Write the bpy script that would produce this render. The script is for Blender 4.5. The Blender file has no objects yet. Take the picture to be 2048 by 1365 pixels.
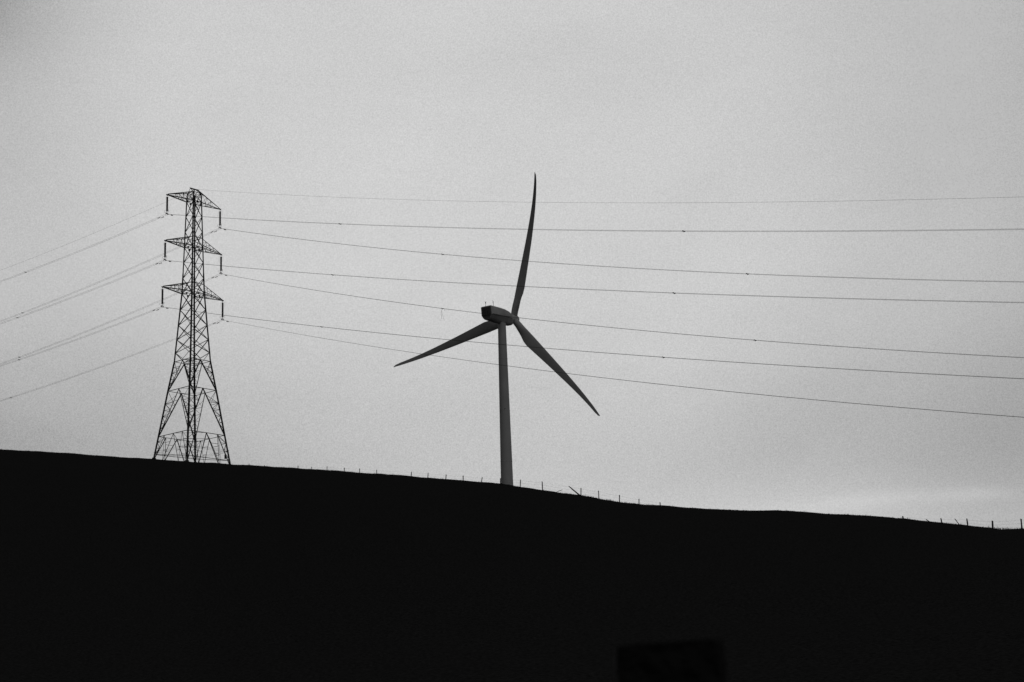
import bpy, math, random
import numpy as np
from mathutils import Vector, Matrix
random.seed(7)
S = bpy.context.scene
COL = S.collection
R = math.radians
V = Vector

# ------------------------------------------------------------------ camera
PITCH, ROLL, FPX = .2407, .0341, 3504.5
cam_d = bpy.data.cameras.new('camera')
cam_d.sensor_width = 36; cam_d.lens = FPX / 2048 * 36
cam_d.clip_start = .1; cam_d.clip_end = 30000
cam_d.dof.use_dof = True; cam_d.dof.focus_distance = 330; cam_d.dof.aperture_fstop = 4.0
cam = bpy.data.objects.new('camera', cam_d); COL.objects.link(cam)
F_ = V((0, math.cos(PITCH), math.sin(PITCH))); U0 = V((0, -math.sin(PITCH), math.cos(PITCH))); R0 = V((1, 0, 0))
R_ = R0 * math.cos(ROLL) - U0 * math.sin(ROLL); U_ = R0 * math.sin(ROLL) + U0 * math.cos(ROLL)
cam.matrix_world = Matrix(((R_.x, U_.x, -F_.x, 0), (R_.y, U_.y, -F_.y, 0), (R_.z, U_.z, -F_.z, 0), (0, 0, 0, 1)))
S.camera = cam

# ------------------------------------------------------------------ view
S.view_settings.view_transform = 'Standard'; S.view_settings.look = 'None'
S.view_settings.exposure = -1; S.view_settings.gamma = 1

# ------------------------------------------------------------------ sky (overcast; the unseen part is darkened to keep the foreground in silhouette)
SUN_EL, SUN_AZ = R(50), R(148)          # azimuth measured from the view axis (+Y) to the right
W = bpy.data.worlds.new('World'); S.world = W; W.use_nodes = True
nt = W.node_tree; nt.nodes.clear()
def N(t, **k):
    n = nt.nodes.new(t)
    for a, b in k.items(): setattr(n, a, b)
    return n
def L(a, b): nt.links.new(a, b)
def M(op, a, b=None, c=None, clamp=False):
    n = N('ShaderNodeMath', operation=op, use_clamp=clamp)
    for i, x in enumerate((a, b, c)):
        if x is None: continue
        if isinstance(x, (int, float)): n.inputs[i].default_value = x
        else: L(x, n.inputs[i])
    return n.outputs[0]
tc = N('ShaderNodeTexCoord')
nrm = N('ShaderNodeVectorMath', operation='NORMALIZE'); L(tc.outputs['Generated'], nrm.inputs[0])
sep = N('ShaderNodeSeparateXYZ'); L(nrm.outputs[0], sep.inputs[0])
def dotdir(az, el):
    n = N('ShaderNodeVectorMath', operation='DOT_PRODUCT'); L(nrm.outputs[0], n.inputs[0])
    n.inputs[1].default_value = (math.sin(az) * math.cos(el), math.cos(az) * math.cos(el), math.sin(el))
    return n.outputs['Value']
def noise(scale, detail, rough, sx=1, sy=1, sz=1, dist=0):
    mp = N('ShaderNodeMapping'); L(nrm.outputs[0], mp.inputs[0]); mp.inputs['Scale'].default_value = (sx, sy, sz)
    n = N('ShaderNodeTexNoise'); L(mp.outputs[0], n.inputs['Vector'])
    n.inputs['Scale'].default_value = scale; n.inputs['Detail'].default_value = detail
    n.inputs['Roughness'].default_value = rough; n.inputs['Distortion'].default_value = dist
    return n.outputs['Fac']
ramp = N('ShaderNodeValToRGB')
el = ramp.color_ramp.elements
# brightness against the angle (fraction of 180 degrees) from the brightest part; lens vignetting is put into the falloff
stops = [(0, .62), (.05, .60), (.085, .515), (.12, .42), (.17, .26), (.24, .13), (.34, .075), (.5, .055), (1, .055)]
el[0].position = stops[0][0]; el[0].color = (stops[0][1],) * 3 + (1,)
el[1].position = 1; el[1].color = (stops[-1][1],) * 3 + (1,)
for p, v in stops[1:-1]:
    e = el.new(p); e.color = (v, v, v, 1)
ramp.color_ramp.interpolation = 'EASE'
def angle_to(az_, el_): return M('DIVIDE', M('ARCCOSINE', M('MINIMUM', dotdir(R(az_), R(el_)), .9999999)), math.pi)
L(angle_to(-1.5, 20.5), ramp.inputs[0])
big = noise(4, 5, .5, 1, 1, 2.2, .4)
fine = noise(16, 12, .62, 1, 1, 2.0, .6)
tiny = noise(1300, 2, .8)
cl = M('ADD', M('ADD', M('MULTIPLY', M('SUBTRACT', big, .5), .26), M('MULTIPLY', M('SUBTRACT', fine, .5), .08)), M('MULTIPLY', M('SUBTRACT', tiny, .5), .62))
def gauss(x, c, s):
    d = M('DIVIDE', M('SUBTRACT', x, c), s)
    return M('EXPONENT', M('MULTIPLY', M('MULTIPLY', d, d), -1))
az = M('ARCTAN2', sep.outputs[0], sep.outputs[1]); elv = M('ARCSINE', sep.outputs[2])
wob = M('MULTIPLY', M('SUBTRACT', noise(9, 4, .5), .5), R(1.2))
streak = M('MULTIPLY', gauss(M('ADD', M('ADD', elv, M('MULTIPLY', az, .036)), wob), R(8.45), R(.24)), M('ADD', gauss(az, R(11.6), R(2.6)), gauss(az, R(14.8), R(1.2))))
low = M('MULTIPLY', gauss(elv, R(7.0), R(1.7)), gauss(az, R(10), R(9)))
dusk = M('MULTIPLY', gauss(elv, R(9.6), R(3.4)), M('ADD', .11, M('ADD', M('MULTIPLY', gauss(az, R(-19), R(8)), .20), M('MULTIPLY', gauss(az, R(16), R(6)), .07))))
corner = M('MULTIPLY', gauss(angle_to(-20.5, 26.6), 0, .02), .95)      # sky darkened at upper left to stand in for lens vignetting
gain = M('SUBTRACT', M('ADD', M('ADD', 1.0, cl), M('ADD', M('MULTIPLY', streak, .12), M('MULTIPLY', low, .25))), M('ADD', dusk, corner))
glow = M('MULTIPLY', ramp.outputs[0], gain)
sky = N('ShaderNodeTexSky', sky_type='NISHITA'); sky.sun_disc = False
sky.sun_elevation = SUN_EL; sky.sun_rotation = SUN_AZ
bw = N('ShaderNodeRGBToBW'); L(sky.outputs[0], bw.inputs[0])
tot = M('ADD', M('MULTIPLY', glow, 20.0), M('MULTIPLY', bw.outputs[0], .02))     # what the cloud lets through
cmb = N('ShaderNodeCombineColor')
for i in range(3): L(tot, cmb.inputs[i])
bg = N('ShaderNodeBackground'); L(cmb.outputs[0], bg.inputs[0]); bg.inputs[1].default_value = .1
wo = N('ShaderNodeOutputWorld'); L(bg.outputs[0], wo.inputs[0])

sd = bpy.data.lights.new('sun', 'SUN'); sd.energy = .5; sd.angle = R(15); sd.color = (1, 1, 1)
sun = bpy.data.objects.new('sun', sd); COL.objects.link(sun)
sdir = V((math.sin(SUN_AZ) * math.cos(SUN_EL), math.cos(SUN_AZ) * math.cos(SUN_EL), math.sin(SUN_EL)))
sun.rotation_euler = sdir.to_track_quat('Z', 'Y').to_euler()

# ------------------------------------------------------------------ materials
def mat(name, c0, c1, scale=2., rough=.8, bump=0., bscale=20., coord='Object', detail=6):
    m = bpy.data.materials.new(name); m.use_nodes = True; t = m.node_tree
    b = t.nodes['Principled BSDF']; b.inputs['Roughness'].default_value = rough
    b.inputs['Specular IOR Level'].default_value = .25
    tcn = t.nodes.new('ShaderNodeTexCoord'); n = t.nodes.new('ShaderNodeTexNoise')
    n.inputs['Scale'].default_value = scale; n.inputs['Detail'].default_value = detail
    t.links.new(tcn.outputs[coord], n.inputs['Vector'])
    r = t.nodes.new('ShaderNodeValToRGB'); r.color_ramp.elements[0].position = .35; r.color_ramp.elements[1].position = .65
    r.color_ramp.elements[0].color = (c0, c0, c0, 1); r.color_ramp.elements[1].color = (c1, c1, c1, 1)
    t.links.new(n.outputs['Fac'], r.inputs[0]); t.links.new(r.outputs[0], b.inputs['Base Color'])
    if bump:
        n2 = t.nodes.new('ShaderNodeTexNoise'); n2.inputs['Scale'].default_value = bscale; n2.inputs['Detail'].default_value = 8
        t.links.new(tcn.outputs[coord], n2.inputs['Vector'])
        bp = t.nodes.new('ShaderNodeBump'); bp.inputs['Strength'].default_value = bump; bp.inputs['Distance'].default_value = .1
        t.links.new(n2.outputs['Fac'], bp.inputs['Height']); t.links.new(bp.outputs[0], b.inputs['Normal'])
    return m
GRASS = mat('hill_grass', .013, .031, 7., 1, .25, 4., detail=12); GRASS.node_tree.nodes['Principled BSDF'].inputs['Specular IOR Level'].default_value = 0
BLADE_G = mat('grass_blades', .02, .03, 3, 1); BLADE_G.node_tree.nodes['Principled BSDF'].inputs['Specular IOR Level'].default_value = 0
STEEL = mat('weathered_galvanised_steel', .045, .075, 1.5, .7, .2, 12)
STEEL2 = mat('grey_bracing_steel', .05, .08, 2.5, .7)
GLASSI = mat('dark_insulator_discs', .02, .03, 4, .5)
WIRE = mat('aluminium_cable', .08, .13, 3, .6)
WIRE2 = mat('thin_earth_cable', .14, .2, 3, .6)
PAINT = mat('grey_white_turbine_paint', .50, .57, .25, .45, .0)
PAINTN = mat("nacelle_paint", .58, .70, .6, .45, .0)
DARKP = mat('dark_nacelle_panel', .14, .20, 1.2, .6)
SEAM = mat('dark_seam', .05, .08, 1., .7)
WOOD = mat('old_fence_wood', .04, .08, 6, .9, .6, 30)
FWIRE = mat('rusty_fence_wire', .12, .2, 5, .7)
POSTW = mat('black_tarred_wood', .008, .014, 5, .95, .6, 25)

# ------------------------------------------------------------------ mesh helpers
class MB:
    def __init__(s): s.v = []; s.f = []
    def add(s, vs, fs):
        o = len(s.v); s.v += [tuple(p) for p in vs]; s.f += [tuple(i + o for i in f) for f in fs]
    def prism(s, a, b, prof, up=None, roll=0):
        a = V(a); b = V(b); d = b - a
        if d.length < 1e-6: return
        d.normalize(); up = V(up) if up is not None else V((0, 0, 1))
        if abs(d.dot(up)) > .98: up = V((1, 0, 0))
        x = d.cross(up).normalized(); y = x.cross(d).normalized()
        c, n = (math.cos(roll), math.sin(roll)), len(prof)
        vs = []
        for p in (a, b):
            for (u, w) in prof: vs.append(p + x * (u * c[0] - w * c[1]) + y * (u * c[1] + w * c[0]))
        fs = [(i, (i + 1) % n, n + (i + 1) % n, n + i) for i in range(n)] + [tuple(range(n - 1, -1, -1)), tuple(range(n, 2 * n))]
        s.add(vs, fs)
    def angle(s, a, b, w, up=None, roll=0.):          # rolled steel angle (L section)
        t = max(.012, w * .14)
        s.prism(a, b, [(-w / 2, -w / 2), (w / 2, -w / 2), (w / 2, -w / 2 + t), (-w / 2 + t, -w / 2 + t), (-w / 2 + t, w / 2), (-w / 2, w / 2)], up, roll)
    def bar(s, a, b, w, h=None, up=None):
        h = h or w
        s.prism(a, b, [(-w / 2, -h / 2), (w / 2, -h / 2), (w / 2, h / 2), (-w / 2, h / 2)], up)
    def tube(s, pts, rad, n=6, cap=True):
        pts = [V(p) for p in pts]; rr = rad if isinstance(rad, (list, tuple)) else [rad] * len(pts)
        o = len(s.v); vs = []; m = len(pts); px = None
        for i, p in enumerate(pts):
            d = (pts[min(i + 1, m - 1)] - pts[max(i - 1, 0)]).normalized()
            if px is None:
                up = V((0, 0, 1)) if abs(d.z) < .9 else V((1, 0, 0)); px = d.cross(up).normalized()
            px = (px - d * px.dot(d)).normalized(); y = d.cross(px)
            for k in range(n):
                a = 2 * math.pi * k / n; vs.append(p + (px * math.cos(a) + y * math.sin(a)) * rr[i])
        fs = [(i * n + k, i * n + (k + 1) % n, (i + 1) * n + (k + 1) % n, (i + 1) * n + k) for i in range(m - 1) for k in range(n)]
        if cap: fs += [tuple(range(n - 1, -1, -1)), tuple((m - 1) * n + k for k in range(n))]
        s.add(vs, fs)
    def loft(s, rings, cap=True):
        n = len(rings[0]); vs = [p for r in rings for p in r]; m = len(rings)
        fs = [(i * n + k, i * n + (k + 1) % n, (i + 1) * n + (k + 1) % n, (i + 1) * n + k) for i in range(m - 1) for k in range(n)]
        if cap: fs += [tuple(range(n - 1, -1, -1)), tuple((m - 1) * n + k for k in range(n))]
        s.add(vs, fs)
    def build(s, name, m, parent=None, smooth=False, loc=None):
        me = bpy.data.meshes.new(name); me.from_pydata(s.v, [], s.f); me.materials.append(m)
        if smooth:
            me.polygons.foreach_set('use_smooth', [True] * len(me.polygons))
            try: me.set_sharp_from_angle(angle=R(38))
            except Exception: pass
        me.update()
        o = bpy.data.objects.new(name, me); COL.objects.link(o)
        if parent is not None: o.parent = parent
        if loc is not None: o.location = loc
        return o
def empty(name, loc, rz=0):
    o = bpy.data.objects.new(name, None); COL.objects.link(o); o.location = loc; o.rotation_euler = (0, 0, rz)
    o.empty_display_size = .5; return o
def tag(o, label=None, cat=None, group=None, kind=None):
    for k, v in (('label', label), ('category', cat), ('group', group), ('kind', kind)):
        if v: o[k] = v
    return o

# ------------------------------------------------------------------ terrain
TH = [-180, -90, -40, -25, -16.65, -14.64, -11.849, -9.395, -6.796, -3.847, -.558, 2.065, 3.368, 4.67, 6.611, 8.382, 9.811, 11.7, 12.323, 13.632, 14.621, 15.376, 16.102, 25, 40, 90, 180]
TT = [0, .05, .175, .188, .18323, .18178, .17869, .17515, .17237, .16762, .16047, .15271, .148, .14497, .14045, .13824, .13455, .13115, .12977, .12619, .12309, .12108, .1202, .108, .09, .03, 0]
CH = [-180, -40, -25, -16, -10.6, -9.4, -6.8, -3.8, -.5, 2, 5, 10, 16, 25, 40, 180]
CR = [160, 350, 345, 332, 316, 303, 272, 245, 222, 212, 204, 190, 166, 150, 145, 160]
KH = [-180, -30, -16, -11, -7, -1, 3, 16, 40, 180]
KK = [.1, .30, .26, .20, .10, .074, .09, .11, .11, .1]
rs = np.random.RandomState(5)
WAV = [(rs.uniform(0, 2 * np.pi), 2 * np.pi / lam, rs.uniform(0, 6.28), amp) for lam, amp, cnt in ((42, .06, 5), (17, .03, 6), (6.5, .024, 8), (2.6, .014, 8)) for _ in range(cnt)]
def height(x, y):
    x = np.asarray(x, float); y = np.asarray(y, float)
    th = np.degrees(np.arctan2(x, y)); r = np.hypot(x, y)
    T = np.interp(th, TH, TT); rc = np.interp(th, CH, CR); k = np.interp(th, KH, KK)
    t = np.clip(r / rc, 0, 1)
    zin = T * r * (1 - (1 - t) ** 2) - 1.7 * (1 - t) ** 2
    re = np.where(r < 620, r, 620 + 120 * (1 - np.exp(-(r - 620) / 120.)))
    dr = np.maximum(re - rc, 0); w = 30.
    zout = T * re - k * (np.sqrt(dr * dr + w * w) - w)
    z = np.where(r < rc, zin, zout)
    n = sum(a * np.sin(q * (x * np.cos(an) + y * np.sin(an)) + ph) for an, q, ph, a in WAV)
    damp = np.clip(r / 60, .12, 1) * np.where(np.abs(r - rc) < 1e9, 1, 1)
    return z + n * damp * .55
def hz(x, y): return float(height(x, y))
th = np.concatenate([np.arange(-180, -24, 3.), np.arange(-24, 24, .09), np.arange(24, 180, 3.)])
rr = np.concatenate([[.01, 1, 2, 4, 7, 11, 16, 22, 29], np.arange(36, 130, 3.), np.arange(130, 360, 1.5), np.arange(360, 700, 12.), 700 * 1.22 ** np.arange(0, 17)])
TG, RG = np.meshgrid(np.radians(th), rr)
X = RG * np.sin(TG); Y = RG * np.cos(TG); Z = height(X, Y)
nr, nth = X.shape
verts = np.stack([X, Y, Z], -1).reshape(-1, 3)
idx = np.arange(nr * nth).reshape(nr, nth); nx = np.roll(idx, -1, 1)
quads = np.stack([idx[:-1], nx[:-1], nx[1:], idx[1:]], -1).reshape(-1, 4)
me = bpy.data.meshes.new('hill')
me.vertices.add(len(verts)); me.vertices.foreach_set('co', verts.ravel())
me.loops.add(quads.size); me.loops.foreach_set('vertex_index', quads[:, ::-1].ravel())
me.polygons.add(len(quads)); me.polygons.foreach_set('loop_start', np.arange(0, quads.size, 4)); me.polygons.foreach_set('loop_total', np.full(len(quads), 4))
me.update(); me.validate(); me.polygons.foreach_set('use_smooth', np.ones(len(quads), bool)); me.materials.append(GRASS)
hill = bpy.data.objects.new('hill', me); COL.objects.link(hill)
tag(hill, 'dark grassy hillside sloping down to the right', kind='structure')

def ray(u, v):
    d = R_ * ((u - 1024) / FPX) + U_ * ((682.5 - v) / FPX) + F_
    return d / math.hypot(d.x, d.y)
def crest(u):
    d = ray(u, 1000); return float(np.interp(math.degrees(math.atan2(d.x, d.y)), CH, CR))

# grass along the brow
g = MB(); rg = random.Random(3)
def blade(x, y, h):
    z = hz(x, y) - .03; a = rg.uniform(0, 6.28); w = rg.uniform(.012, .022) ; lx, ly = rg.gauss(0, .35) * h, rg.gauss(0, .35) * h
    p = V((x, y, z)); e = V((math.cos(a), math.sin(a), 0)) * w
    m = p + V((lx * .4, ly * .4, h * .6)); t = p + V((lx, ly, h))
    g.add([p - e, p + e, m + e * .6, m - e * .6, t], [(0, 1, 2, 3), (3, 2, 4)])
for i in range(9500):
    a = rg.uniform(-17.5, 17.2); rc = float(np.interp(a, CH, CR)); r = rc + rg.uniform(-7, 9)
    clump = math.sin(a * 9) + math.sin(a * 23 + 1) + math.sin(a * 51 + 2)
    h = rg.uniform(.05, .14) * (1.7 if clump > 1.2 else 1)
    if a > 15 and rg.random() < .5: h = rg.uniform(.12, .42)
    elif 2 < a < 5: h *= 1.5
    x, y = r * math.sin(math.radians(a)), r * math.cos(math.radians(a))
    for _ in range(2): blade(x + rg.gauss(0, .12), y + rg.gauss(0, .12), h * rg.uniform(.6, 1))
gr = g.build('grass', BLADE_G); tag(gr, 'short grass fringing the brow of the dark hill', 'grass', kind='stuff')

# ------------------------------------------------------------------ lattice pylon
PSI = .8631
PB = V((-58.2374, 310.0, 71.9965))                 # reference point on the pylon axis
AV = V((-math.cos(PSI), -math.sin(PSI), 0)); BV = V((math.sin(PSI), -math.cos(PSI), 0))
BASE = -17.0
root = empty('lattice_pylon', PB + V((0, 0, BASE)), PSI + math.pi)
tag(root, 'tall steel lattice pylon with three pairs of crossarms, standing on the hill brow', 'pylon')
WH = [-18.2, -11.5, -3.17, 2.26, 15.07, 18.9, 27.2, 32.77, 34.45]
WW = [5.05, 4.15, 3.04, 2.27, 1.42, 1.30, 1.09, .95, .86]
def hw(h): return float(np.interp(h, WH, WW))
def P(sx, sy, h, w=None):
    w = hw(h) if w is None else w
    return V((sx * w, sy * w, h - BASE))
CN = [(1, -1), (1, 1), (-1, 1), (-1, -1)]
PEAKH = 35.3
def ground_h(sx, sy):
    p = PB + (AV * sx + BV * sy) * 4.95
    return hz(p.x, p.y) - PB.z
for (sx, sy) in CN:
    m = MB(); gh = ground_h(sx, sy)
    hs = [gh - .4, -11.5, -3.17, 2.26, 15.07, 18.9, 27.2, 32.77, 34.45]
    for a, b in zip(hs[:-1], hs[1:]):
        ww = .25 if b <= 2.3 else (.22 if b < 24 else .19)
        pa = P(sx, sy, a); pb = P(sx, sy, b)
        m.angle(pa, pb, ww * 1.05, up=(-sx, -sy, 0), roll=math.pi / 4); m.angle(pa + V((sx, sy, 0)) * .03, pb + V((sx, sy, 0)) * .02, ww * .9, up=(-sx, -sy, 0), roll=math.pi * 1.25)
    m.bar(P(sx, sy, gh - .6), P(sx, sy, gh + .25), .5)        # concrete muff
    m.build('leg', STEEL, root)
XP = [3.9, 6.35, 9.1, 12.0, 15.07, 18.0, 21.0, 23.92, 26.9, 29.85, 32.77]
def lerp(a, b, t): return a + (b - a) * t
for i in range(4):
    c0, c1 = CN[i], CN[(i + 1) % 4]; n = V((c0[0] + c1[0], c0[1] + c1[1], 0)) * .5
    m = MB()
    def Q(t, h): return lerp(P(*c0, h), P(*c1, h), t)
    for a, b in zip(XP[:-1], XP[1:]):
        w = .118 if a < 15 else .1
        m.angle(Q(0, a), Q(1, b), w, up=n); m.angle(Q(1, a) + n * .05, Q(0, b) + n * .05, w, up=n)
    m.angle(Q(0, 3.9), Q(.5, 2.5), .105, up=n); m.angle(Q(1, 3.9), Q(.5, 2.5), .105, up=n)
    for h in (15.07, 16.87, 23.92, 25.72, 32.77, 34.45): m.angle(Q(0, h), Q(1, h), .09, up=n)
    m.angle(Q(0, 32.77), Q(1, 34.45), .08, up=n); m.angle(Q(1, 32.77) + n * .04, Q(0, 34.45) + n * .04, .08, up=n)
    m.build('body_bracing', STEEL2, root)
    # splayed base: three tiers of inverted V struts with redundant members
    m = MB()
    tiers = [(2.26, -3.17, 5), (-3.17, -11.5, 7)]
    for h in (2.26, -3.17, -11.5): m.angle(Q(0, h), Q(1, h), .10, up=n)
    for top, bot, k in tiers:
        for s in (0, 1):
            ap = Q(.5, top); ft = Q(s, bot); m.angle(ap, ft, .16, up=n)
            prev = None
            for j in range(1, k):
                f = j / k; h = top + (bot - top) * f
                a = lerp(ap, ft, f); b = Q(s, h)
                if j >= (1 if k < 6 else 2): m.angle(a, b, .065, up=n)
                if prev is not None:
                    m.angle(prev[1] if j % 2 else prev[0], a if j % 2 else b, .065, up=n)
                prev = (a, b)
            m.angle(Q(s, top), lerp(ap, ft, 2 / k), .06, up=n)
    gh = [ground_h(*c0) - .1, ground_h(*c1) - .1]
    def G(t): return lerp(P(*c0, gh[0]), P(*c1, gh[1]), t)
    T3 = -11.5
    def Lg(s, f): return lerp(Q(s, T3), G(s), f)
    for s in (0, 1):
        e = .2 if s == 0 else .8; e2 = .26 if s == 0 else .74
        m.angle(Q(e, T3), G(s), .12, up=n); m.angle(Q(e, T3), G(e2), .07, up=n)
        m.angle(Q(.5, T3), G(e2), .12, up=n)
        for f in (.25, .5, .75):
            a = lerp(Q(e, T3), G(s), f); b = Lg(s, f); m.angle(a, b, .065, up=n)
            a2 = lerp(Q(e, T3), G(s), f - .25); m.angle(a2 if f != .5 else Lg(s, f - .25), b if f != .5 else a, .065, up=n)
        for f in (.3, .6):
            m.angle(lerp(Q(.5, T3), G(e2), f), lerp(Q(e, T3), G(e2), f), .065, up=n)
    hb = -15.0
    fb = (hb - T3) / (gh[0] - T3)
    m.angle(Lg(0, .78), Lg(1, .78), .09, up=n)
    m.build('base_bracing', STEEL2, root)
# horizontal plan bracing
for h, w in ((2.26, .08), (-3.17, .06), (-11.5, .06)):
    m = MB(); mids = [lerp(P(*CN[i], h), P(*CN[(i + 1) % 4], h), .5) + V((0, 0, .05)) for i in range(4)]
    for i in range(4): m.angle(mids[i], mids[(i + 1) % 4], w)
    if h > 0:
        for i in range(2): m.angle(mids[i] + V((0, 0, .1)), mids[i + 2] + V((0, 0, .1 + .1 * i)), w)
    m.build('plan_frame', STEEL2, root)
for h in (15.07, 23.92, 32.77):
    m = MB()
    m.angle(P(1, -1, h) + V((0, 0, .06)), P(-1, 1, h) + V((0, 0, .06)), .07); m.angle(P(1, 1, h) + V((0, 0, .12)), P(-1, -1, h) + V((0, 0, .12)), .07)
    m.build('plan_frame', STEEL2, root)
    w = hw(h + .1)
    for (nx_, ny_) in ((1, 0), (0, 1), (-1, 0), (0, -1)):
        if h > 30 and nx_: continue
        mm = MB(); c = V((nx_ * (w + .08), ny_ * (w + .08), h - .15 - BASE)); t = V((-ny_, nx_, 0))
        mm.bar(c - t * .2, c + t * .2, .05, .42, up=(0, 0, 1)); mm.build('gusset_plate', STEEL, root)
# peak
m = MB()
ea, eb = V((.92, 0, PEAKH - BASE)), V((-.92, 0, PEAKH - BASE))
m.angle(ea, eb, .2); m.bar(ea + V((.12, 0, .06)), eb - V((.12, 0, -.06)), .09)
for (sx, sy) in CN:
    e = ea if sx > 0 else eb
    m.angle(P(sx, sy, 34.45), e, .1); m.angle(P(sx, sy, 34.45), V((0, 0, PEAKH - BASE)), .06); m.angle(P(sx, sy, 33.6), P(sx, -sy, 34.45), .06)
m.bar(V((0, 0, PEAKH - BASE)), V((0, 0, PEAKH - BASE - .5)), .12)
m.build('peak', STEEL, root)
# barbed anti-climbing guard and danger plate
m = MB()
for j, dz in enumerate((0, .18, .36)):
    pts = []
    for i in range(5):
        c = CN[i % 4]; p = P(*c, -14.6 + dz); p.x += c[0] * (.04 + .04 * j); p.y += c[1] * (.04 + .04 * j); pts.append(p)
    for a, b in zip(pts[:-1], pts[1:]): m.tube([a, b], .014, 4)
for c in CN:
    p = P(*c, -14.7); m.angle(p, p + V((c[0] * .15, c[1] * .15, .5)), .05)
m.build('anti_climb_guard', STEEL2, root)
m = MB(); c = P(-1, 1, -15.5) + V((.75, -.02, 0)); m.bar(c - V((0, 0, .38)), c + V((0, 0, .38)), .42, .03, up=(0, 1, 0))
m.build('warning_plate', SEAM, root)
# crossarms with insulators
HT = [32.7715, 23.9216, 15.0773]; LT = [6.2232, 6.5353, 6.9832]; INS = 3.745
names = ['top', 'middle', 'lowest']
insP = {}
def insulator_mb():
    m = MB(); z0 = -.42; nd = 19; pit = (INS - .42 - .55) / nd; prof = []
    rings = []
    def ring(z, r): rings.append([V((r * math.cos(a), r * math.sin(a), z)) for a in [2 * math.pi * k / 14 for k in range(14)]])
    for i in range(nd):
        z = z0 - i * pit
        ring(z, .12); ring(z - pit * .2, .135); ring(z - pit * .35, .185); ring(z - pit * .72, .187); ring(z - pit * .88, .125)
    ring(z0 - nd * pit, .05); m.loft(rings)
    return m
def horn_low(s):
    m = MB(); z = -INS + .32
    pts = [V((0, s * .06, z - .18)), V((0, s * .25, z - .08)), V((0, s * .42, z + .05))]
    c = V((0, s * .46, z + .28))
    for k in range(15):
        a = -math.pi / 2 + s * 2 * math.pi * k / 14
        pts.append(c + V((.16 * math.sin(k * .45), .17 * math.cos(a), .2 * math.sin(a))))
    m.tube(pts, .017, 5); return m
def horn_top(s, big):
    m = MB(); q = 1.6 if big else .9
    m.tube([V((0, s * .05, -.12)), V((0, s * .28, -.14)), V((0, s * .42 * min(q, 1.2), -.4)), V((0, s * .48 * min(q, 1.2), -.55 * q)), V((0, s * .5 * min(q, 1.2), -.85 * q))], .013, 4)
    return m
for k in range(3):
    for s in (1, -1):
        h, Lh = HT[k], LT[k]; m = MB()
        tip = V((s * Lh, 0, h - BASE)); w = hw(h); up_h = h + 1.72
        wu = hw(up_h)
        lo = [V((s * w, -w, h - BASE)), V((s * w, w, h - BASE))]
        hi = [V((s * wu, -wu, up_h - BASE)), V((s * wu, wu, up_h - BASE))]
        if k == 0:
            hi = [V((s * .86, -.86, 34.45 - BASE)), V((s * .86, .86, 34.45 - BASE))]
            if s < 0: hi = [eb.copy() + V((0, -.1, 0)), eb.copy() + V((0, .1, 0))]
        tu = tip + V((-s * .1, 0, .16))
        for j in (0, 1):
            m.angle(lo[j], tip, .15); m.angle(hi[j], tu, .135)
        nseg = 5
        pl = [[lerp(lo[j], tip, f / nseg) for f in range(nseg + 1)] for j in (0, 1)]
        ph = [[lerp(hi[j], tu, f / nseg) for f in range(nseg + 1)] for j in (0, 1)]
        for f in range(1, nseg):
            m.angle(pl[0][f], pl[1][f], .06)
            for j in (0, 1):
                if f in (1, 2, 3): m.angle(pl[j][f], ph[j][f], .055)
        for f in range(nseg - 1):
            a, b = (0, 1) if f % 2 == 0 else (1, 0)
            m.angle(pl[a][f], pl[b][f + 1], .06)
            if f > 0:
                for j in (0, 1): m.angle(pl[j][f - 1], ph[j][f], .05)
            if f in (1, 2): m.angle(ph[0][f], ph[1][f], .05)
        m.bar(tip - V((s * .35, 0, -.05)), tip + V((s * .2, 0, .0)), .16)
        m.bar(tip, tip - V((0, 0, .22)), .05, .14)
        ca = m.build('crossarm', STEEL, root)
        im = insulator_mb().build('insulator', GLASSI, root, loc=tip)
        c = MB(); c.tube([V((0, 0, -.18)), V((0, 0, -.45))], .025, 6); c.build('shackle', STEEL2, im)
        c = MB(); c.bar(V((-.24, 0, -INS + .16)), V((.24, 0, -INS + .16)), .06, .12)
        c.tube([V((0, 0, -INS + .6)), V((0, 0, -INS + .12))], .035, 6)
        for q in (-1, 1):
            c.bar(V((q * .22, -.2, -INS + .0)), V((q * .22, .2, -INS + .0)), .07, .1); c.bar(V((q * .22, 0, -INS + .16)), V((q * .22, 0, -INS)), .05)
        c.build('cable_clamp', STEEL2, im)
        for q in (-1, 1):
            horn_low(q).build('arcing_horn', STEEL2, im)
            horn_top(q, s < 0).build('arcing_horn', STEEL2, im)
        insP[(k, s)] = PB + AV * s * Lh + V((0, 0, h - INS))

# ------------------------------------------------------------------ conductors
RD = V((.6733, -.7394, 0)); LD = V((-.796, .6053, 0))
RMK = [(-.3033, .175), (-.3419, .2814), (-.2975, .1669), (-.3435, .2922), (-.2967, .1815), (-.3263, .261), (-.316, .209)]
LMK = [-.0870, -.1215, -.0885, -.1270, -.0890, -.1105, -.0965]
SP_R = [(52.8, 125.5, 188), (64.8, 126.7, 188), (51.1, 123.5, 187), (64.1, 127, 188), (48.6, 121.4, 186), (188,)]
SP_L = [(41.1, 100), (59, 112), (42.7, 101), (60, 112), (41.1, 100), (63, 114)]
def cpos(i, s, side):
    if side > 0: m_, k_ = RMK[i]; return RD * s + V((0, 0, m_ * s + k_ * s * s / 1000))
    return LD * s + V((0, 0, LMK[i] * s + .0005 * s * s))
place = ['top left', 'top right', 'middle left', 'middle right', 'lowest left', 'lowest right']
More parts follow.
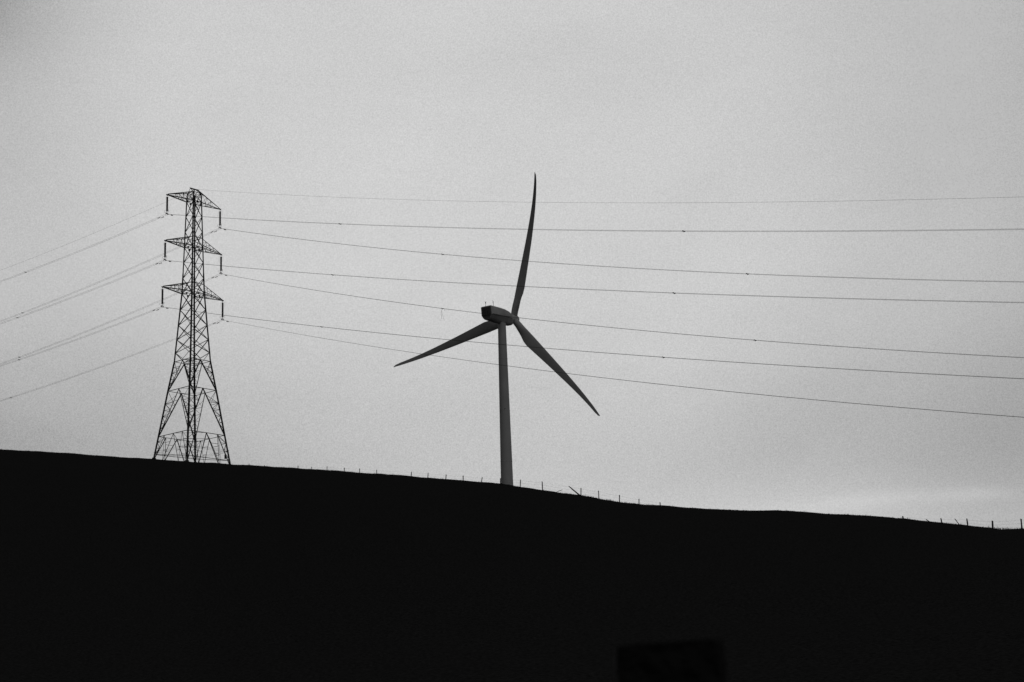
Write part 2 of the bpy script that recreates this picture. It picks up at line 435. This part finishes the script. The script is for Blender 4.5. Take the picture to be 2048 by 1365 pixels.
for i in range(6):
    k = i // 2; s = 1 if i % 2 == 0 else -1
    rt = empty('power_line', insP[(k, s)])
    tag(rt, 'twin power cable hanging below the insulator of the %s crossarm of the pylon' % place[i], 'power cable', 'twin power cables strung from the pylon')
    for q in (-1, 1):
        off = AV * .21 * q; pts = []
        for t in np.linspace(1, 0, 38)[:-1]: pts.append(cpos(i, 180 * t, -1) + off)
        for t in np.linspace(0, 1, 84): pts.append(cpos(i, 300 * t, 1) + off)
        m = MB(); m.tube(pts, .0165, 5); m.build('conductor', WIRE, rt, True)
        for side, d0 in ((1, 1.45), (-1, 1.45)):
            dd = d0 + .5 * (q > 0)
            a = cpos(i, dd - .3, side) + off; b = cpos(i, dd + .3, side) + off; dn = V((0, 0, -.13))
            m = MB(); m.tube([a + dn, b + dn], .018, 5); m.tube([a + dn, lerp(a, b, .28) + dn], .062, 7); m.tube([lerp(a, b, .72) + dn, b + dn], .062, 7)
            m.bar(lerp(a, b, .5), lerp(a, b, .5) + dn, .04); m.build('vibration_damper', STEEL2, rt)
    for side, lst in ((1, SP_R[i]), (-1, SP_L[i])):
        for sp in lst:
            c = cpos(i, sp, side); m = MB(); m.bar(c - AV * .21, c + AV * .21, .06, .07)
            for q in (-1, 1):
                e = c + AV * .21 * q; m.bar(e - RD * .1, e + RD * .1, .07, .09)
            m.tube([c + V((0, 0, -.03)), c + V((0, 0, -.15))], [.05, .03], 6)
            m.build('spacer', STEEL2, rt)
gt = empty('earth_wire', PB + V((0, 0, PEAKH)))
tag(gt, 'single thin earth wire running over the very top of the pylon', 'earth wire')
pts = [cpos(6, 180 * t, -1) for t in np.linspace(1, 0, 38)[:-1]] + [cpos(6, 300 * t, 1) for t in np.linspace(0, 1, 84)]
m = MB(); m.tube(pts, .013, 5); m.build('cable', WIRE2, gt, True)
m = MB(); m.bar(V((-.15, -.1, .0)), V((.15, .1, .0)), .09, .12); m.build('clamp', STEEL2, gt)
# loose strand caught at a spacer
c0 = insP[(1, -1)] + cpos(3, 64.1, 1)
m = MB(); Xd = V((1, 0, 0))
m.tube([V((0, 0, 0)), V((-.12, 0, -.35)), V((-.2, 0, -.8)), V((-.14, 0, -1.25)), V((-.16, .02, -1.7))], .016, 4)
m.tube([V((.02, 0, 0)), V((.3, 0, -.12)), V((.42, 0, -.5))], .012, 4)
m.tube([V((-.1, 0, -.4)), V((.02, 0, -1.0)), V((.12, 0, -1.6)), V((.3, 0, -2.0))], .011, 4)
st = m.build('loose_strand', WIRE, None, loc=c0); tag(st, 'frayed strand dangling from a cable left of the turbine nacelle', 'strand')

# ------------------------------------------------------------------ wind turbine
TX, TY, TZ = -2.82, 500.0, 128.0
tz0 = hz(TX, TY)
tr = empty('wind_turbine', (TX, TY, tz0)); tag(tr, 'white three bladed wind turbine behind the hill, seen from behind', 'wind turbine')
TO = V((TX, TY, tz0))
C = V((0.72, 506.15, 130.961))
YAW, TILT = .5873, .102
ax = V((math.sin(YAW) * math.cos(TILT), math.cos(YAW) * math.cos(TILT), math.sin(TILT)))
e1 = V((math.cos(YAW), -math.sin(YAW), 0)); e2 = e1.cross(ax)
m = MB(); rings = []
Htop = TZ + .15 - tz0
def trad(z): return 1.17 + (Htop - z) * .0129
zs = [-1] + [Htop * f for f in (.0, .2, .4, .55, .7, .85, 1)]
for z in zs: rings.append([V((trad(z) * math.cos(2 * math.pi * k / 48), trad(z) * math.sin(2 * math.pi * k / 48), z)) for k in range(48)])
m.loft(rings); tw = m.build('tower', PAINT, tr, True)
for zf in (102.0 - tz0, 117.5 - tz0, 87 - tz0):
    m = MB(); m.loft([[V(((trad(zf) + r) * math.cos(2 * math.pi * k / 48), (trad(zf) + r) * math.sin(2 * math.pi * k / 48), zf + dz)) for k in range(48)] for r, dz in ((.0, -.07), (.03, -.05), (.03, .05), (.0, .07))], False)
    m.build('flange_seam', PAINTN, tw, True)
m = MB(); p = V((-.55, -trad(102 - tz0) * .9, 102 - tz0 + .1)); m.bar(p + V((.5, -.1, 0)), p + V((.85, -.06, 0)), .12, .5, up=(0, 0, 1)); m.build('junction_box', SEAM, tw)
m = MB(); m.bar(V((-.5, -trad(1.4) - .02, .1)), V((-.5, -trad(1.4) - .02, 2.4)), .95, .08, up=(0, 1, 0)); m.build('door', DARKP, tw)
# nacelle: lofted sections along the shaft, u = distance behind the rotor centre
def sec(u, wid, top, bot, ch, n=5, knee=None, low=.5):
    c = C - ax * u + V((0, 0, .033 * u)); P_ = []
    knee = -.55 if knee is None else knee
    for sx, a0 in ((1, 0), (-1, 90)):
        cx, cz = sx * (wid - ch), top - ch
        for j in range(n):
            a = R(a0 + 90 * j / (n - 1)); P_.append(c + e1 * (cx + ch * math.cos(a)) + e2 * (cz + ch * math.sin(a)) - TO)
    pts = [(-1, knee), (-.94, knee - .14), (-.5 * (1 + low) + .02, knee + (bot - knee) * .62), (-low, knee + (bot - knee) * .95), (-low * .8, bot)]
    for x, z in pts: P_.append(c + e1 * x * wid + e2 * z - TO)
    for x, z in pts[::-1]: P_.append(c - e1 * x * wid + e2 * z - TO)
    return P_
m = MB()
NS = [(14.3, 1.78, 2.02, -1.75, .3), (14.2, 1.86, 2.1, -1.85, .34), (11.5, 1.88, 2.12, -2.1, .55), (9, 1.86, 2.08, -2.25, .6), (6.5, 1.78, 1.98, -2.3, .65), (4.5, 1.64, 1.75, -2.3, .75), (2.8, 1.42, 1.32, -2.35, .8), (1.75, 1.18, .98, -2.0, .7)]
m.loft([sec(*s) for s in NS]); nac = m.build('nacelle', PAINTN, tr, True)
m = MB(); m.loft([sec(14.38, 1.62, 1.82, -1.6, .3), sec(14.28, 1.66, 1.86, -1.64, .3)]); m.build('rear_panel', DARKP, nac, True)
m = MB()
for x in (-.95, -.35, .45, 1.05):
    a = C - ax * 14.42 + V((0, 0, .47)) + e1 * x - TO; m.bar(a + e2 * 1.55, a - e2 * .55, .09, .08, up=-ax)
a = C - ax * 14.42 + V((0, 0, .47)) - e2 * .62 - TO; m.bar(a - e1 * 1.45, a + e1 * 1.45, .1, .08, up=-ax)
m.build('rear_louvre', SEAM, nac)
for sgn in (1, -1):
    m = MB()
    path = [(13.9, 1.885), (11.5, 1.90), (9, 1.885), (6.5, 1.785), (4.5, 1.645), (3.0, 1.45)]
    pp = [C - ax * u + V((0, 0, .033 * u)) + e1 * sgn * w - e2 * .42 - TO for u, w in path]
    for a, b in zip(pp[:-1], pp[1:]): m.bar(a, b, .06, .16)
    m.build('side_seam', SEAM, nac)
def mast(u, x, hgt, kind):
    b = C - ax * u + e1 * x + e2 * 2.4 - TO; m = MB(); Zv = V((0, 0, 1))
    m.tube([b - Zv * .3, b + Zv * hgt], .06, 6)
    if kind:
        m.tube([b + Zv * (hgt - .45), b + Zv * (hgt - .1)], .12, 7)
        c = b + Zv * hgt
        for k in range(3):
            d = V((math.cos(k * 2.1), math.sin(k * 2.1), 0)) * .22; m.tube([c, c + d], .02, 4); m.tube([c + d - Zv * .06, c + d + Zv * .06], .06, 6)
    else:
        m.tube([b + Zv * (hgt * .5), b + Zv * (hgt * .5) + V((-.18, 0, .5)), b + Zv * hgt + V((-.2, 0, .35))], .03, 4)
    m.build('wind_sensor', STEEL2, nac)
mast(13.3, -.75, 1.65, 1); mast(12.0, 1.15, 1.65, 0)
# hub and spinner
m = MB(); rings = []
for u, r_ in ((1.9, 1.05), (1.2, 1.3), (.3, 1.42), (-.7, 1.38), (-1.5, 1.1), (-2.1, .65), (-2.35, .2)):
    rings.append([C - ax * u + (e1 * math.cos(a) + e2 * math.sin(a)) * r_ - TO for a in [2 * math.pi * k / 28 for k in range(28)]])
m.loft(rings); hub = m.build('hub', PAINTN, tr, True)
RB, TH0, BEND = 43.9, .339, 3.8
ST = [(.9, 2.0, 1.), (2.4, 2.05, 1.), (4., 2.35, .86), (6., 2.75, .58), (8., 3.3, .42), (9.6, 3.45, .36), (12, 3.25, .30), (16, 2.8, .26), (21, 2.3, .23), (27, 1.8, .20), (33, 1.35, .18), (38, 1.0, .17), (41.5, .76, .16), (43.2, .52, .15), (43.9, .16, .15)]
ST2 = []
for a, b in zip(ST[:-1], ST[1:]):
    for t in (0, .34, .67): ST2.append(tuple(a[j] + (b[j] - a[j]) * t for j in range(3)))
ST2.append(ST[-1])
for kb in range(3):
    a = TH0 + kb * 2 * math.pi / 3
    sp = e1 * math.sin(a) + e2 * math.cos(a); cw = e1 * math.cos(a) - e2 * math.sin(a)
    m = MB(); rings = []
    for r_, ch, tk in ST2:
        tw_ = R(13) * max(0, 1 - r_ / 36.) ** 1.2 * min(1, max(0, (r_ - 2) / 5)) + R(2)
        ch *= 1 + .09 * min(1, max(0, (r_ - 12) / 12)); cd = cw * math.cos(tw_) - ax * math.sin(tw_); td = ax * math.cos(tw_) + cw * math.sin(tw_)
        le = .95 if r_ < 9.6 else .95 - (r_ - 9.6) / (RB - 9.6) * .82
        cen = C + sp * r_ - ax * BEND * (.17 * (1 - math.exp(-r_ / RB / .08)) + .83 * (r_ / RB) ** 5) - TO
        ring = []; n = 24; rnd = max(0, min(1, (tk - .36) / .64))
        for j in range(n):
            g_ = 2 * math.pi * j / n; xx = .5 - .5 * math.cos(g_)      # 0 at the leading edge
            yt = 5 * .5 * (.2969 * math.sqrt(max(xx, 0)) - .126 * xx - .3516 * xx ** 2 + .2843 * xx ** 3 - .1036 * xx ** 4) * 2 * tk / 2
            yr = .5 * math.sin(g_) * tk
            y_ = (yt if g_ < math.pi else -yt * .75) * (1 - rnd) + yr * rnd
            ring.append(cen + cd * (xx * ch - le) + td * (y_ * ch))
        rings.append(ring)
    m.loft(rings); m.build('blade', PAINT, tr, True)

# ------------------------------------------------------------------ fences on the brow
def post_at(u, vt, vb, wid=.1, lean=0, full=1.25):
    """post whose top shows vt..vb of the brow: further back when less of it shows"""
    rc = crest(u); ex = (vb - vt) / FPX * rc
    drop = max(.0, full - ex); dr = min(math.sqrt(drop / .0016), 26) * .75
    d = ray(u, vt) ; r_ = rc + dr
    top = d * r_
    return top
fence_sets = [
 ('old wire fence with thin upright posts along the middle of the hill brow',
  [(498, 928, 931, 0), (529, 931, 933.6, 0), (596, 932, 938, 0), (623.5, 934, 940, 0), (654.2, 933.3, 941.5, 3), (688.5, 936, 944, 0), (719.3, 937.3, 945.5, 0), (753.4, 940, 948, 0), (822.8, 944, 953.5, 4), (856.3, 946, 956, 5), (892.3, 949.5, 960, 5), (926.3, 951.8, 964, 1), (964.5, 955, 968, 12), (1001, 957, 972, 3), (1041, 960, 976.5, 4), (1084.3, 963.5, 982, 0), (1162, 976.3, 993, 3), (1197, 982, 999, 0), (1239, 990.5, 1005, 3), (1278, 998, 1010, 3), (1320, 1005, 1011.5, 0)]),
 ('fence of stout short posts at the low right end of the brow',
  [(1805.2, 1032.6, 1039, -7), (1881.7, 1037, 1045.7, -7), (1933.6, 1037.8, 1051.5, -3), (1984.8, 1042, 1055.5, 3), (2042, 1038, 1057.3, 1), (2094, 1041, 1058, 0)])]
for fi, (lab, ps) in enumerate(fence_sets):
    tops = [post_at(*p[:3]) for p in ps]
    o = V((tops[0].x, tops[0].y, hz(tops[0].x, tops[0].y)))
    fr = empty('wire_fence', o); tag(fr, lab, 'fence')
    for j, ((u, vt, vb, ln), t) in enumerate(zip(ps, tops)):
        zb = hz(t.x, t.y) - .35
        hh = t.z - zb; m = MB(); wd = (.12 if fi == 0 else .14) * random.uniform(.9, 1.12)
        if u in (688.5, 1084.3): wd = .13
        if u == 1984.8: wd = .19
        if u < 640: wd *= 1.0
        dx = math.tan(R(ln)) * min(hh, 1.6) 
        bx, by = t.x - dx, t.y + random.uniform(-.05, .05)
        n = 8; rings = []
        for f in (0, .35, .7, .97, 1):
            rr_ = wd / 2 * (1 + .12 * math.sin(f * 9 + j)) * (.75 if f == 1 else 1)
            c = V((bx + (t.x - bx) * f, by + (t.y - by) * f, zb + hh * f))
            rings.append([c + V((rr_ * math.cos(2 * math.pi * k / n), rr_ * math.sin(2 * math.pi * k / n), (.03 * math.cos(2 * math.pi * k / n + j) if f == 1 else 0))) - o for k in range(n)])
        m.loft(rings); m.build('post', WOOD, fr, True)
    for frac in (.12, .45, .8):
        m = MB()
        for a, b in zip(tops[:-1], tops[1:]):
            a2 = a - V((0, 0, frac * 1.0)); b2 = b - V((0, 0, frac * 1.0)); mid = lerp(a2, b2, .5) - V((0, 0, .035))
            m.tube([a2 - o, mid - o, b2 - o], .0045, 4)
        m.build('wire', FWIRE, fr)
# loose and leaning timbers
def timber(u0, v0, u1, v1, w0, w1, name, lab, extra=None, grp=None, ddr=2.0):
    """from the buried foot (u0,v0) up to the free end (u1,v1)"""
    rc = crest((u0 + u1) / 2) + ddr
    a = ray(u0, v0) * rc; b = ray(u1, v1) * (rc + .3)
    d = (b - a).normalized(); a = a - d * .5
    m = MB(); n = 8; x = d.cross(V((0, 1, 0))).normalized(); y = d.cross(x)
    rings = [[lerp(a, b, f) + (x * math.cos(q) + y * math.sin(q)) * lerp(w0, w1, f) / 2 * (1 + .1 * math.sin(7 * f + 2)) - a for q in [2 * math.pi * k / n for k in range(n)]] for f in (0, .25, .5, .75, 1)]
    m.loft(rings)
    if extra: extra(m, a, b, d)
    o = m.build(name, WOOD, None, True, loc=a); tag(o, lab, 'timber' if 'timber' in name else 'post', grp); return o
def prong(m, a, b, d):
    s = lerp(V((0, 0, 0)), b - a, .30); e = lerp(V((0, 0, 0)), b - a, .72) + V((.10, 0, -.16)); m.tube([s + V((.12, 0, -.12)), e], [.06, .03], 6)
timber(1161, 992.5, 1137.3, 972.7, .26, .09, 'leaning_timber', 'thick split timber leaning to the left beside a fence post right of the turbine', prong)
timber(1110, 985.8, 1124.8, 979.8, .09, .05, 'leaning_timber', 'thin short stake lying at a low slant just right of the turbine tower')
timber(1918.5, 1049.5, 1909.5, 1038, .09, .07, 'leaning_post', 'slanting broken post in the gap before the stout fence posts at right')
timber(1857, 1042.6, 1852.3, 1039.4, .13, .07, 'leaning_post', 'very short toppled stub on the brow at right')
timber(1802.9, 1039, 1802.2, 1035, .05, .05, 'thin_stake', 'tiny thin stake beside the first fence post at right')

# ------------------------------------------------------------------ near gatepost, out of focus, at the foot of the picture
def nearpt(u, v, y): d = ray(u, v); return d * (y / d.y)
PY = 4.0
tl, trp = nearpt(1233, 1291, PY), nearpt(1451, 1277, PY)
gz = hz((tl.x + trp.x) / 2, PY) - .4
m = MB(); cx = (tl.x + trp.x) / 2; wd = (trp.x - tl.x) / 2
def psec(z, hw_, hd, ch, tilt=0):
    out = []
    for (sx, sy) in ((1, 1), (-1, 1), (-1, -1), (1, -1)):
        pr = [(sx * hw_, sy * (hd - ch)), (sx * (hw_ - ch), sy * hd)]
        if sx * sy < 0: pr = pr[::-1]
        for (x, y) in pr: out.append(V((x, y, z + x * tilt)))
    return out
ztop = (tl.z + trp.z) / 2; tilt = (trp.z - tl.z) / (2 * wd)
base = V((cx, PY + wd, gz + .4))
lv = [(gz - base.z, 1.02), (-.0, 1.02), (.5, 1.0), (1.0, 1.01), (1.5, .985), (ztop - base.z - .03, 1.0)]
rings = [psec(z, wd * f, wd * f, .018) for z, f in lv] + [psec(ztop - base.z, wd * .975, wd * .975, .025, tilt)]
for r_ in rings[:-1]:
    pass
m.loft(rings)
gp = m.build('gatepost', POSTW, None, True, loc=base)
tag(gp, 'broad black gatepost very near, only its blurred top showing at the bottom edge', 'gatepost')
m = MB(); p = V((wd * .3, -wd - .03, .9)); m.tube([p, p + V((0, -.08, 0)), p + V((0, -.09, .12))], .012, 6); m.build('hinge_pin', SEAM, gp)
